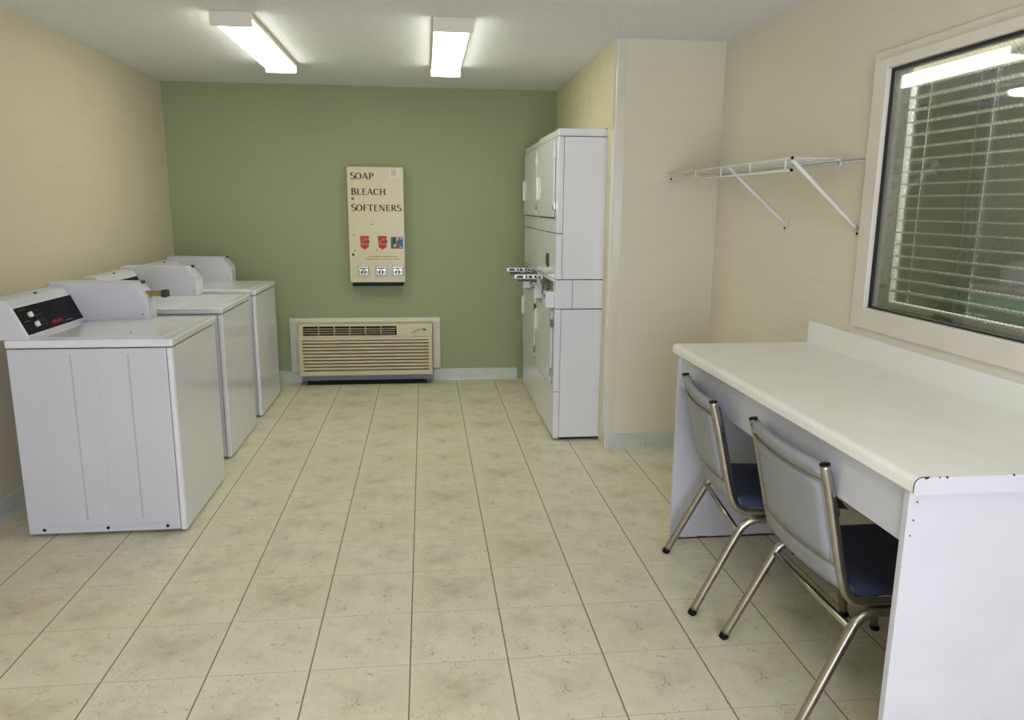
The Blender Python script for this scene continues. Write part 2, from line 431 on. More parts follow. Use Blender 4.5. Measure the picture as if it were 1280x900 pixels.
# dryer openings in the niche wall: the dryers stand through it into a service space behind
DY0, DY1, DZ = 4.664, 6.285, 1.966
mb = MB()
mb.box((XC, YC+.1, 0), (XC+.1, DY0-.004, H)); mb.box((XC, DY1+.006, 0), (XC+.1, YB, H)); mb.box((XC, DY0-.004, DZ+.004), (XC+.1, DY1+.006, H))
S('wall_inner', mb, M['cream'])
mb = MB(); mb.box((XC, YC, 0), (XR, YC+.1, H)); S('wall_side', mb, M['wall'])
# right wall with the window opening
WY0, WY1, WZ0, WZ1 = 1.40, 2.795, 1.105, 2.02
mb = MB()
mb.box((XR, WY1, 0), (XR+WT, YC+.1, H)); mb.box((XR, YR, 0), (XR+WT, WY0, H))
mb.box((XR, WY0, 0), (XR+WT, WY1, WZ0)); mb.box((XR, WY0, WZ1), (XR+WT, WY1, H))
S('wall_right', mb, M['wall'])
# unseen wall behind the camera; its entrance is added for the fill light
mb = MB()
mb.box((XL, YR-.12, 0), (-.75, YR, H)); mb.box((1.05, YR-.12, 0), (XR, YR, H)); mb.box((-.75, YR-.12, 2.15), (1.05, YR, H))
S('wall_rear', mb, M['wall'])
mb = MB()
for a, b in (((-.75, 0), (-.68, 2.15)), ((.98, 0), (1.05, 2.15)), ((-.68, 2.08), (.98, 2.15)), ((.12, 0), (.18, 2.08))):
    mb.box((a[0], YR-.10, a[1]), (b[0], YR-.02, b[1]), bev=.004)
S('added_door_1', mb, M['doorwood'])  # unseen frame of the added entrance
# baseboards
def cove(x0, x1, y, joints=()):
    mb = MB(); cuts = [x0] + list(joints) + [x1]
    for a, b in zip(cuts, cuts[1:]):
        mb.prism([(y, .0), (y-.014, .0), (y-.007, .014), (y-.004, .096), (y, .1)], 'x', a+.0012, b-.0012)
    return mb
S('baseboard_back', cove(.065, .80, YB), M['cove'])
mb = cove(XL, -1.062, YB); S('baseboard_back_left', mb, M['cove'])
S('baseboard_side', cove(XC+.02, XR, YC, (1.372,)), M['cove'])
mb = MB(); mb.prism([(XL, 0), (XL+.014, 0), (XL+.007, .014), (XL+.004, .096), (XL, .1)], 'y', YR, YB); S('baseboard_left', mb, M['cove'])
mb = MB(); mb.prism([(XR, 0), (XR-.014, 0), (XR-.007, .014), (XR-.004, .096), (XR, .1)], 'y', 3.2, YC-.014); S('baseboard_right', mb, M['cove'])
# plastic guard wrapping the pier's corner
mb = MB()
pl = [(XC-.003, YC+.19)] + [(XC-.003, YC+.012)] + [(XC+.009-.012*math.cos(a), YC+.009-.012*math.sin(a)) for a in [i*PI/2/6 for i in range(7)]] + [(XC+.055, YC-.003), (XC+.055, YC), (XC+.012, YC), (XC, YC+.012), (XC, YC+.19)]
pl[0] = (XC-.003, YC+.06); pl[-1] = (XC, YC+.06)
mb.prism(pl, 'z', 0., H); S('trim_1', mb, M['guard'])

# ------------------------------------------------------------------ window
win = bpy.data.objects.new('window_1', None); COL.objects.link(win); win['kind'] = 'structure'; win.location = (XR, (WY0+WY1)/2, WZ0)
def ring(mb, x0, x1, yo0, yo1, zo0, zo1, yi0, yi1, zi0, zi1, bev=.003):
    mb.box((x0, yi1, zo0), (x1, yo1, zo1), bev=bev); mb.box((x0, yo0, zo0), (x1, yi0, zo1), bev=bev)
    mb.box((x0, yi0, zo0), (x1, yi1, zi0), bev=bev); mb.box((x0, yi0, zi1), (x1, yi1, zo1), bev=bev)
def wpart(mb, name, m):
    bmesh.ops.translate(mb.bm, verts=mb.bm.verts, vec=(-XR, -(WY0+WY1)/2, -WZ0))
    return mb.build(name, m, win)
mb = MB()
ring(mb, XR-.014, XR-.001, 1.27, 2.905, .992, 2.085, 1.33, 2.865, 1.035, 2.05)
wpart(mb, 'window_casing', M['trim'])
mb = MB()
ring(mb, XR-.034, XR-.001, 1.33, 2.868, 1.036, 2.05, 1.42, 2.785, 1.118, 2.012)
ring(mb, XR-.0009, XR+.006, 1.36, 2.84, 1.06, 2.03, 1.43, 2.780, 1.124, 2.004, bev=.001)
wpart(mb, 'window_frame', M['trim'])
mb = MB(); ring(mb, XR-.016, XR-.0055, 1.415, 2.7845, 1.1185, 2.0115, 1.425, 2.779, 1.1225, 2.001, bev=0)
wpart(mb, 'gasket', M['gasket'])
mb = MB(); mb.prism([(XR-.015, 1.418), (XR-.011, 1.418), (XR-.005, 2.782), (XR-.009, 2.782)], 'z', 1.119, 2.009)
for v in mb.bm.verts: v.co.x += .005*(v.co.z-1.119)/.89          # pane tilted slightly to set where the lamp reflection falls
wpart(mb, 'glass_pane', M['glass'])

mb = MB(); mb.box((XR+.008, WY1-.004, WZ0), (XR+WT+.012, WY1-.0005, WZ1)); mb.box((XR+.008, WY0, WZ1-.004), (XR+WT+.012, WY1, WZ1-.0005))
wpart(mb, 'jamb_lining', M['hallpier'])

# the dim hall seen through the window
HX = 3.27
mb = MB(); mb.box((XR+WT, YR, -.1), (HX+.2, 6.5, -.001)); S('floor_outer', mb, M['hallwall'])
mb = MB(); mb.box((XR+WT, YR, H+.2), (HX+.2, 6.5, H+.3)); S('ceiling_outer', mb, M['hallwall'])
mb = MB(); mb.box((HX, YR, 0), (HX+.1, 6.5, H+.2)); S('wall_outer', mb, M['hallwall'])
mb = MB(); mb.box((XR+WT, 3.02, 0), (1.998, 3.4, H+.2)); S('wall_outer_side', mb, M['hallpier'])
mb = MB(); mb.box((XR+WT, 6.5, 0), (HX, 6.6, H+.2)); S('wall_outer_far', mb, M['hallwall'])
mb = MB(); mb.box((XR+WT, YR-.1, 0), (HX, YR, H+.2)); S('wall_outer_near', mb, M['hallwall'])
mb = MB()
mb.box((HX-.05, 4.17, 0), (HX, 4.28, H+.2), bev=.004); mb.box((HX-.058, 4.205, 0), (HX-.05, 4.245, H+.2), bev=.002)
S('trim_2', mb, mat('dark_grey_post', (84, 88, 92), .5))
mb = MB(); mb.box((XR+.037, 1.42, WZ0-.02), (XR+.20, 2.97, WZ0-.002), bev=.003); S('trim_3', mb, mat('olive_sill', (150, 142, 104), .5))
t = thing('waste_bin', 'dark green bin with a flat lid in the dim hall behind the window blind', 'bin', (2.86, 3.34, 0))
mb = MB(); mb.prism([(-.20, .0), (.20, .0), (.25, .98), (-.25, .98)], 'y', -.27, .27, bev=.02); mb.build('body', M['binm'], t)
mb = MB(); mb.box((-.28, -.30, .985), (.28, .30, 1.06), bev=.02); mb.build('lid', M['binm'], t)
mb = MB(); mb.tube([(-.30, -.18, 1.02), (-.33, -.18, 1.02), (-.33, .18, 1.02), (-.30, .18, 1.02)], .012); mb.build('handle', M['binm'], t)

# blind
t = thing('window_blind', 'open white horizontal blind hanging behind the wired glass window', 'blind', (XR+.125, 2.15, 1.11))
BX0, BX1 = -.026, .026
zs = [.066 + .0463*i for i in range(18)]
mb = MB()
for z in zs:
    def fn(u, v, z=z):
        s = u*2-1
        return ((BX0 + (BX1-BX0)*u, -.75 + 1.475*v, z + .003*(1-s*s)), (0, 0, 1), .0028)
    mb.grid(fn, 4, 1)
mb.build('slats', M['slat'], t)
mb = MB(); mb.box((-.03, -.75, .875), (.03, .725, .925), bev=.004); mb.build('head_rail', M['slat'], t)
mb = MB(); mb.box((-.027, -.75, 0), (.027, .725, .022), bev=.005)
mb.build('bottom_rail', M['slat'], t)
for yy in (.64, .30, -.04, -.38):
    mb = MB()
    for x in (BX0-.002, BX1+.002): mb.tube([(x, yy, .01), (x, yy, .88)], .0014, n=6)
    for z in zs: mb.tube([(BX0-.002, yy, z-.002), (BX1+.002, yy, z-.002)], .0006, n=4)
    mb.build('ladder_cord', M['cord'], t)
mb = MB(); mb.box((-.02, -.05, 0), (.02, .05, .016), bev=.006); mb.cyl((0, -.02, .012), (0, .03, .02), .006)
o = mb.build('sash_latch', M['black'], None, (XR+.09, 2.50, WZ0-.0015)); tag(o, 'small black latch on the sill below the blind', 'latch')

# ================================================================== CEILING LIGHTS
def ceiling_light(x, y0, y1, label):
    w, h = .206, .072
    t = thing('ceiling_light', label, 'ceiling light', (x, (y0+y1)/2, H), 0, 'fluorescent ceiling lights')
    L = (y1-y0)/2
    mb = MB(); mb.box((-w/2+.004, -L+.0145, -.026), (w/2-.004, L-.0145, -.0005), bev=.002); mb.build('housing', M['cream_enamel'], t)
    for s in (-1, 1):
        mb = MB(); mb.prism([(-w/2, -.001), (w/2, -.001), (w/2, -h+.006), (w/2-.006, -h), (-w/2+.006, -h), (-w/2, -h+.006)], 'y', s*L, s*(L-.014), bev=.002)
        mb.build('end_cap', M['capw'], t)
    mb = MB()
    prof = [(-w/2+.008, -.027), (-w/2+.012, -.046), (-w/2+.03, -h+.004), (w/2-.03, -h+.004), (w/2-.012, -.046), (w/2-.008, -.027)]
    mb.prism(prof, 'y', -L+.015, L-.015, bev=.003); mb.build('diffuser', M['diffuser'], t)
    return t
ceiling_light(-.945, 4.16, 5.54, 'lit fluorescent ceiling light beside the left wall, above the washing machines')
ceiling_light(.162, .12, 1.50, 'lit fluorescent ceiling light over the aisle out of view near the rear wall')
ceiling_light(.162, 4.12, 5.52, 'lit fluorescent ceiling light over the aisle, beside the stacked dryers')

# ================================================================== WASHERS
def make_washer(loc, label, slide):
    t = thing('washing_machine', label, 'washing machine', loc, 0, 'coin washing machines')
    W, F, B = .354, .345, -.345
    mb = MB(); mb.box((B, -W, .014), (.318, W, .872), bev=.006)
    mb.box((B+.02, -W+.03, .012), (.30, W-.03, .014))
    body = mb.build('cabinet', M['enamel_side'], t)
    for x in (-.215, -.085, .02, .155):         # pressed ribs and rail on the side sheet, two ribs painted darker as crease shade
        mb = MB(); mb.box((x-.003, -W, .075), (x+.003, -W-.0018, .845), bev=.0004); mb.build('side_rib', M['crease_shade'] if x in (-.085, .155) else M['enamel_side'], body)
    mb = MB(); mb.box((-.215, -W, .842), (.02, -W-.0012, .848), bev=.0005); mb.build('side_rib', M['enamel_side'], body)
    mb = MB(); mb.box((B+.045, -W, .018), (.285, -W-.003, .05), bev=.0012)
    rail = mb.build('side_rail', M['enamel_side'], body)
    for x in (-.275, .0, .262):
        mb = MB(); mb.cyl((x, -W-.0015, .036), (x, -W-.005, .036), .0075, n=10); mb.build('screw', M['black'], rail)
    mb = MB(); mb.prism([(.3215, -W), (F-.012, -W), (F-.004, -W+.004), (F, -W+.014), (F, W-.014), (F-.004, W-.004), (F-.012, W), (.3215, W)], 'z', .012, .8715, bev=.0015)
    mb.build('front_panel', M['enamel'], t)
    mb = MB(); mb.box((B-.004, -W-.003, .8765), (F+.004, W+.003, .912), bev=.008, seg=3); top = mb.build('top_panel', M['enamel'], t)
    mb = MB(); mb.box((-.205, -W+.045, .9115), (.30, W-.045, .9165), bev=.003); lid = mb.build('lid', M['enamel'], t)
    mb = MB(); mb.cyl((.2, .18, .916), (.2, .18, .9185), .006); mb.cyl((.12, -.2, .916), (.12, -.2, .9185), .006); build_each(mb, 'lid_bumper', M['steel'], lid)
    # sloping console with its black control panel
    prof = [(-.40, .9115), (-.245, .9115), (-.250, .921), (-.312, 1.058), (-.322, 1.080), (-.335, 1.086), (-.40, 1.088)]
    mb = MB(); mb.prism(prof, 'y', -W+.006, .208, bev=.003)
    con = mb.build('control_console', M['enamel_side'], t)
    a = math.atan2(1.058-.921, -.312+.250)
    ux = Vector((math.cos(a), 0, math.sin(a))); nx = Vector((math.sin(a), 0, -math.cos(a)))
    O = Vector((-.250, 0, .921))
    fm = Matrix.Translation(O) @ Matrix(((0, ux.x, nx.x, 0), (1, ux.y, nx.y, 0), (0, ux.z, nx.z, 0), (0, 0, 0, 1)))  # (y, up-slope, out)
    mb = MB(); mb.box((-.345, .004, -.001), (.206, .146, .003), bev=.0015, mtx=fm); mb.build('panel_bezel', M['enamel'], con)
    mb = MB(); mb.box((-.338, .010, .001), (.201, .137, .0045), bev=.001, mtx=fm); cp = mb.build('control_panel', M['blackgloss'], t)
    for q, v in ((-.245, .094), (-.235, .046)):
        mb = MB(); mb.tube([(q, v, .004), (q, v, .016)], .0125, n=14, mtx=fm); mb.box((q-.003, v-.011, .014), (q+.003, v+.011, .021), bev=.001, mtx=fm)
        mb.build('dial', M['white'], cp)
    for q in range(3):
        for r in range(2):
            mb = MB(); y0, v0 = -.20+.034*r, .036+.026*q
            mb.box((y0, v0, .004), (y0+.026, v0+.02, .0052), m=M['plate2'], mtx=fm); mb.box((y0+.0015, v0+.0015, .0045), (y0+.0245, v0+.0185, .0062), m=M['blackgloss'], mtx=fm)
            mb.build('push_button', M['black'], cp)
    mb = MB(); x = -.095
    for q in range(8):                          # red maker's lettering, too blurred in the photograph to read
        w = .0085; mb.box((x, .026, .004), (x+.0035, .042, .0053), mtx=fm); mb.box((x+.002, .026+.006*(q % 3), .004), (x+w, .030+.006*(q % 3), .0053), mtx=fm); x += .0125
    mb.build('maker_lettering', M['red'], cp)
    mb = MB()
    for r_ in range(3): mb.box((-.31+.02*r_, .122, .004), (-.297+.02*r_, .125, .005), mtx=fm)
    mb.box((.02, .022, .004), (.10, .026, .005), mtx=fm); mb.box((-.32, .068, .004), (-.262, .071, .005), mtx=fm)
    build_each(mb, 'printed_line', M['plate2'], cp)
    mb = MB(); mb.cyl((-.335, -.07, 1.084), (-.335, -.07, 1.0905), .007, n=10); mb.build('screw', M['black'], con)
    # coin meter case
    prof = [(-.404, .9115), (.054, .9115), (.055, 1.028), (-.006, 1.104), (-.404, 1.106)]
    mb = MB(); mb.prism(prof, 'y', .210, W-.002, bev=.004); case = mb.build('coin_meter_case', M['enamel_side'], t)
    mb = MB(); mb.box((.053, .222, .924), (.0575, W-.014, 1.022), bev=.001); mb.build('case_door', M['enamel'], case)
    mb = MB(); mb.cyl((.034, .211, .945), (.034, .207, .945), .005, n=10); mb.build('screw', M['steel'], case)
    mb = MB(); mb.box((-.006, .315, 1.090), (.010, W-.004, 1.1055), bev=.002); mb.build('case_dark_corner', M['plate'], case)  # dark block at the case's top front corner
    if slide:
        mb = MB()
        mb.box((.018, .262, 1.030), (.118, .30, 1.056), m=M['brass'], bev=.004); mb.box((.112, .255, 1.024), (.142, .307, 1.062), m=M['plate'], bev=.006)
        mb.build('coin_slide', None, t)
    for sx in (-.3, .28):
        for sy in (-.3, .3):
            mb = MB(); mb.cyl((sx, sy, 0), (sx, sy, .016), .018); mb.build('foot', M['black'], t)
    return t
make_washer((-1.463, 3.791, 0), 'white washing machine with its whole ribbed side in view and a brass coin slide', True)
make_washer((-1.512, 4.834, 0), 'white washing machine standing between two others along the left wall', False)
make_washer((-1.520, 5.752, 0), 'white washing machine beside the green wall, last of the row of three', False)

# ================================================================== STACKED DRYERS
def make_dryer(loc, label, slides, boxes, plates, pw, tall=1.962):
    W, D = pw, .68
    t = thing('stacked_dryer', label, 'dryer', loc, 0, 'stacked coin dryers')
    def cab(name, z0, z1):
        mb = MB(); mb.box((.038, .002, z0), (D, W-.002, z1), bev=.003); return mb.build(name, M['enamel'], t)
    cab('lower_cabinet', .022, .862); cab('upper_cabinet', 1.052, 1.914)
    mb = MB(); mb.box((.05, .03, .0), (D-.05, W-.03, .022)); mb.build('plinth', M['darkgap'], t)
    mb = MB(); mb.box((0, 0, 1.918), (D, W, tall), bev=.008, seg=3); mb.build('top_panel', M['enamel'], t)
    mb = MB(); mb.box((.108, .001, .868), (D, W-.001, 1.047), bev=.002); mb.build('meter_cabinet', M['enamel'], t)
    mb = MB(); mb.prism([(.002, .868), (.1055, .868), (.1055, 1.047), (.012, 1.047), (.002, 1.035)], 'y', .001, W-.001, bev=.002); mt = mb.build('meter_housing', M['enamel'], t)
    mb = MB(); mb.tube([(.006, .005, 1.043), (.006, W-.005, 1.043)], .004, n=8); mb.build('meter_lip', M['enamel'], mt)
    def frame(name, z0, z1):
        mb = MB(); mb.prism([(.006, 0), (.0355, 0), (.0355, W), (.006, W), (0, W-.006), (0, .006)], 'z', z0, z1, bev=.0015); return mb.build(name, M['enamel'], t)
    lf = frame('lower_front', .33, .864); kp = frame('kick_panel', .018, .326); uf = frame('upper_front', 1.338, 1.914); lp = frame('lint_panel', 1.052, 1.333)
    for z0, z1, hz in ((.375, .845, .70), (1.432, 1.893, 1.62)):
        mb = MB(); mb.box((-.013, .075, z0), (-.002, W-.055, z1), bev=.005, seg=3); d = mb.build('door', M['enamel'], t)
        mb = MB(); mb.box((-.003, .082, z0-.007), (.001, W-.062, z0+.004)); mb.build('door_gap', M['darkgap'], d)
        mb = MB(); mb.prism([(-.013, hz-.078), (-.024, hz-.075), (-.028, hz-.06), (-.028, hz+.06), (-.024, hz+.075), (-.013, hz+.078)], 'y', W-.098, W-.076, bev=.003); mb.build('door_handle', M['white'], d)
        for z, mm in ((z0+.07, M['chrome'] if z0 > 1 else M['steel']), (z1-.08, M['enamel'] if z0 > 1 else M['plate2'])):
            mb = MB(); mb.box((-.016, .058, z-.024), (-.0015, .076, z+.024), bev=.002); mb.cyl((-.017, .067, z-.026), (-.017, .067, z+.026), .004, n=8); mb.build('hinge', mm, d)
    if plates:
        mb = MB(); mb.box((-.003, .27, 1.115), (.001, .40, 1.195), bev=.001); mb.box((-.006, .30, 1.105), (-.002, .34, 1.125), bev=.001); mb.build('name_plate', M['plate'], lp)
    for (a, b, mm) in ((.24, .60, 'plate'), (.09, .22, 'plate2')) if plates else ((.10, .55, 'plate'), (.60, .72, 'plate2')):
        mb = MB(); mb.box((-.004, a, .90), (.004, b, 1.028), bev=.001); cp = mb.build('control_plate', M[mm], t)
        for k in range(2):
            q = a + (b-a)*(.3+.4*k)
            mb = MB(); mb.tube([(-.004, q, .955), (-.012, q, .955)], .010, n=12); mb.build('knob', M['steel'], cp)
    for ys in slides:
        mb = MB()
        for s in (-1, 1):
            mb.box((-.20, ys+s*.024-.003, 1.006), (0, ys+s*.024+.003, 1.013), m=M['steel'], bev=.001)
            mb.box((-.20, ys+s*.024-.003, 1.030), (0, ys+s*.024+.003, 1.036), m=M['chrome'], bev=.001)
            for k in range(4): mb.box((-.198+.062*k, ys+s*.024-.003, 1.010), (-.184+.062*k, ys+s*.024+.003, 1.032), m=M['chrome'], bev=.001)
        mb.box((-.008, ys-.045, .985), (.004, ys+.045, 1.036), m=M['steel'], bev=.003)
        for k in range(4): mb.box((-.045-.032*k, ys-.024, 1.014), (-.035-.032*k, ys+.024, 1.030), m=M['chrome'], bev=.001)
        mb.box((-.165, ys-.020, 1.018), (-.02, ys+.020, 1.022), m=M['black'])
        for k in range(3): mb.tube([(-.062-.036*k, ys, 1.024), (-.062-.036*k, ys, 1.030)], .010, m=M['steel'], n=12)
        mb.tube([(-.20, ys-.026, 1.02), (-.225, ys-.026, 1.02), (-.225, ys+.026, 1.02), (-.20, ys+.026, 1.02)], .0045, m=M['steel'], n=8)
        mb.box((-.17, ys-.02, .990), (-.09, ys+.02, 1.008), m=M['plate'], bev=.003)
        mb.build('coin_slide', None, t)
    for (a, b, z0, z1) in boxes:
        mb = MB(); mb.box((-.055, a, z0), (.003, b, z1), bev=.006, seg=3); bx = mb.build('coin_box', M['enamel'], t)
        mb = MB(); mb.tube([(-.055, (a+b)/2, z1-.03), (-.059, (a+b)/2, z1-.03)], .009, n=12); mb.build('lock', M['black'], bx)
    for sx in (.06, D-.06):
        for sy in (.06, W-.06):
            pass
    return t
make_dryer((.812, DY0, 0), 'tall white stacked dryer beside the pier corner, its whole side showing', (.545,), ((.045, .155, .868, .968), (.55, .66, .868, .968)), True, .80)
make_dryer((.822, DY0+.812, 0), 'tall white stacked dryer standing between its twin and the green wall', (.32,), ((.42, .50, .868, .93),), False, .80, tall=1.956)

# ================================================================== SOAP VENDING MACHINE
VX0, VX1, VZ0, VZ1, VY = -.617, -.163, .838, 1.803, 6.38
t = thing('vending_machine', 'cream wall vending machine lettered SOAP BLEACH SOFTENERS on the green wall', 'vending machine', ((VX0+VX1)/2, YB, VZ0))
VW = (VX1-VX0)/2; VH = VZ1-VZ0; fy = VY-YB
mb = MB(); mb.box((-VW+.002, fy+.018, .026), (VW-.002, -.0005, VH), bev=.004); mb.build('cabinet', M['cream_enamel'], t)
mb = MB(); mb.box((-VW, fy, .030), (VW, fy+.0165, VH), bev=.006, seg=3); face = mb.build('front_door', M['cream_enamel'], t)
mb = MB(); mb.box((-VW+.018, fy+.004, 0), (VW-.018, -.001, .026), bev=.003); mb.build('delivery_tray', M['black'], t)
Z = lambda z: z - VZ0
for txt, w, z, h, hb in (('SOAP', .185, 1.704, .050, .053), ('BLEACH', .283, 1.580, .050, .053), ('SOFTENERS', .405, 1.452, .050, .053)):
    mb = MB(); word(mb, txt, -VW+.030, Z(z), h, hb, w, fy-.0012, M['maroon']); mb.build('lettering', M['maroon'], face)
mb = MB(); mb.box((.112, fy-.0008, Z(1.715)), (.195, fy, Z(1.792)), bev=.0003)
st = mb.build('sticker', M['sticker'], face, label='pale square sticker in the top corner')
mb = MB(); mb.box((.128, fy-.0014, Z(1.73)), (.17, fy-.0008, Z(1.782))); mb.build('sticker_print', mat('faded_print', (204, 188, 178), .5), st)
mb = MB(); mb.tube([(-VW+.042, fy, Z(1.55)), (-VW+.042, fy-.008, Z(1.55))], .011, n=14); mb.tube([(-VW+.042, fy-.008, Z(1.55)), (-VW+.042, fy-.0095, Z(1.55))], .005, m=None, n=10); mb.build('lock', M['steel'], face)
for (x, z) in ((-.185, 1.255), (-.18, 1.13), (.0, 1.135), (-.04, 1.345)):
    mb = MB(); mb.tube([(x, fy, Z(z)), (x, fy-.003, Z(z))], .0055, n=10); mb.build('rivet', M['putty_dark'], face)
mb = MB(); mb.tube([(-.195, fy, Z(1.098)), (-.195, fy-.006, Z(1.098))], .010, n=12); mb.build('lock', M['plate'], face)
RX = Matrix.Rotation(PI/2, 4, 'X')
for x in (-.100, .045):
    mb = MB(); q = [(x-.036, Z(1.244)), (x+.036, Z(1.244)), (x+.032, Z(1.158)), (x, Z(1.137)), (x-.032, Z(1.158))]
    q = [(x-.038, Z(1.251)), (x+.038, Z(1.251)), (x+.033, Z(1.160)), (x, Z(1.137)), (x-.033, Z(1.160))]
    mb.prism(q, 'y', fy-.0015, fy, m=M['orange'])
    q2 = [(x-.033, Z(1.176)), (x+.033, Z(1.176)), (x+.0295, Z(1.162)), (x, Z(1.142)), (x-.0295, Z(1.162))]
    mb.prism(q2, 'y', fy-.0021, fy-.0014, m=M['red'])
    mb.prism([(x-.034, Z(1.247)), (x+.034, Z(1.247)), (x+.034, Z(1.232)), (x-.034, Z(1.232))], 'y', fy-.0021, fy-.0014, m=M['red'])
    b = mb.build('product_badge', None, face, label='orange and red pointed product badge')
    text_mesh('Tide', .045, M['blueink'], b, 'badge_lettering', Matrix.Translation((x-.002, fy-.0030, Z(1.206))) @ RX, shear=.25)
mb = MB(); x = .163
mb.box((x-.050, fy-.0015, Z(1.147)), (x+.050, fy, Z(1.243)), m=M['skyblue'])
mb.box((x-.046, fy-.0021, Z(1.151)), (x-.012, fy-.0014, Z(1.239)), m=M['greenink'])
mb.prism([(x-.03, Z(1.239)), (x-.005, Z(1.239)), (x-.02, Z(1.205)), (x-.034, Z(1.21))], 'y', fy-.0026, fy-.002, m=M['maroon'])
mb.prism([(x-.004, Z(1.239)), (x+.012, Z(1.239)), (x+.004, Z(1.20)), (x-.02, Z(1.152)), (x-.028, Z(1.17)), (x-.006, Z(1.2))], 'y', fy-.0026, fy-.002, m=M['yellow'])
mb.prism([(x+.002, Z(1.20)), (x+.016, Z(1.205)), (x+.018, Z(1.152)), (x-.006, Z(1.152))], 'y', fy-.0026, fy-.002, m=M['red'])
for k, (xa, xb) in enumerate(((-.022, -.017), (-.012, -.004), (.0, .006), (.01, .013))): mb.box((x+xa, fy-.0031, Z(1.186)), (x+xb, fy-.0025, Z(1.214-.004*(k % 2)))  , m=M['blueink'])
for z in (1.232, 1.224, 1.163, 1.156): mb.box((x+.022, fy-.0026, Z(z)), (x+.044, fy-.0014, Z(z+.003)), m=M['white'])
mb.build('product_badge', None, face, label='blue, green and yellow square product badge')
mb = MB()
for row, (z, xa, xb) in enumerate(((1.079, -.075, .165), (1.057, -.085, .18))):
    x = xa
    while x < xb:
        w = random.uniform(.005, .010); mb.box((x, fy-.0012, Z(z)), (x+w, fy, Z(z+.008)), m=M['red'] if (row == 0 and random.random() < .6) else M['brownink']); x += w + random.choice((.003, .003, .009))
mb.build('instruction_print', None, face)
mb = MB()
for z in (1.262, 1.108, 1.02): mb.box((-.16, fy-.0008, Z(z)), (.195, fy, Z(z+.0025)), m=M['putty'])
mb.build('ruled_line', None, face)
for x in (-.112, .030, .165):
    mb = MB()
    mb.box((x-.048, fy-.006, Z(.925)), (x+.048, fy, Z(1.006)), m=M['steel'], bev=.004)
    mb.box((x-.040, fy-.022, Z(.955)), (x+.040, fy-.005, Z(.998)), m=M['chrome'], bev=.006)
    mb.box((x-.030, fy-.0235, Z(.982)), (x+.030, fy-.0215, Z(.989)), m=M['black'])
    mb.tube([(x, fy-.005, Z(.958)), (x, fy-.034, Z(.958))], .020, m=M['chrome'], n=16)
    mb.box((x-.005, fy-.044, Z(.935)), (x+.005, fy-.030, Z(.981)), m=M['chrome'], bev=.002)
    for s in (-1, 1): mb.box((x+s*.040-.006, fy-.018, Z(.930)), (x+s*.040+.006, fy-.005, Z(.985)), m=M['steel'], bev=.003)
    mb.build('coin_mechanism', None, face)

# ================================================================== WALL AIR CONDITIONER
t = thing('air_conditioner', 'putty coloured wall air conditioner with louvred front low on the green wall', 'air conditioner', (-.5, YB, 0))
mb = MB()
for a, b in (((-.643, .50), (.623, .557)), ((-.643, .098), (-.575, .51)), ((.560, .112), (.623, .51))):
    mb.box((a[0], -.022, a[1]), (b[0], -.0005, b[1]), bev=.004)
    mb.box((a[0]+.016, -.028, a[1]+(.016 if a[1] > .3 else 0)), (b[0]-.016, -.021, b[1]-.014), bev=.003)
mb.build('wall_sleeve_trim', M['trim'], t)
F = -.18
mb = MB()
mb.box((-.555, F+.055, .085), (.553, -.024, .523), m=M['putty'], bev=.004)
mb.build('chassis', None, t)
cov = bpy.data.objects.new('front_cover', None)
mb = MB()
sec = [(F+.06, .088), (F+.004, .088), (F-.004, .096), (F-.004, .130), (F+.020, .132), (F+.020, .392), (F-.002, .394), (F-.001, .412), (F+.012, .420), (F+.014, .428), (F+.05, .43), (F+.06, .43)]
mb.prism(sec, 'x', -.553, .553, bev=.0)
for s in (-1, 1):                               # closed ends of the louvre bank
    mb.box((s*.553, F-.003, .09), (s*.520, F+.05, .398), bev=.006)
mb.prism([(F+.06, .428), (F+.012, .428), (F+.030, .520), (F+.040, .527), (F+.06, .527)], 'x', .255, .553, bev=.002)
mb.prism([(F+.06, .505), (F+.0275, .505), (F+.030, .520), (F+.040, .527), (F+.06, .527)], 'x', -.553, .256, bev=.0015)
mb.prism([(F+.06, .428), (F+.012, .428), (F+.0275, .506), (F+.06, .506)], 'x', -.553, -.515, bev=.001)
cov = mb.build('front_cover', M['putty'], t)
mb = MB(); mb.box((-.525, F+.0195, .131), (.525, F+.021, .393)); mb.build('louvre_shade', M['putty_dark'], cov)  # dark sheet behind the louvres, shade put into its colour
mb = MB()
for k in range(9):
    z = .150 + .0283*k
    mb.prism([(F+.020, z-.011), (F+.001, z-.0095), (F-.003, z-.005), (F-.003, z+.005), (F+.001, z+.0085), (F+.020, z+.0095)], 'x', -.528, .528, bev=.002)
mb.build('louvres', M['putty'], cov)
mb = MB(); mb.box((-.515, F+.048, .43), (.256, F+.052, .506)); vent = mb.build('outlet_grille', M['black'], t)
mb = MB()
for k in range(3):
    z = .445+.019*k; mb.box((-.515, F+.018, z), (.250-.004*(2-k), F+.044, z+.004), bev=.001)
for k in range(5):
    x = -.515 + .128*(k+1); mb.box((x-.003, F+.018, .428), (x+.003, F+.046, .506), bev=.001)
mb.build('grille_bars', M['putty'], vent)
mb = MB()
crv = [(.385 + .105*i/10, .445 + .035*math.sin(min(1, i/9)*PI*.5)) for i in range(11)]
def on_slope(z): return F + .012 + (z-.428)/.092*.018 - .0015
mb.tube([(x, on_slope(z), z) for x, z in crv], .0022, n=6)
mb.tube([(.475, on_slope(.476), .476), (.50, on_slope(.472), .472)], .006, n=8)
mb.build('emblem', M['plate'], cov)
mb = MB(); mb.box((-.535, F+.03, .045), (.545, -.03, .084), m=M['purple'], bev=.003); mb.box((-.535, F+.03, .045), (-.38, F+.026, .082), m=M['purple'])
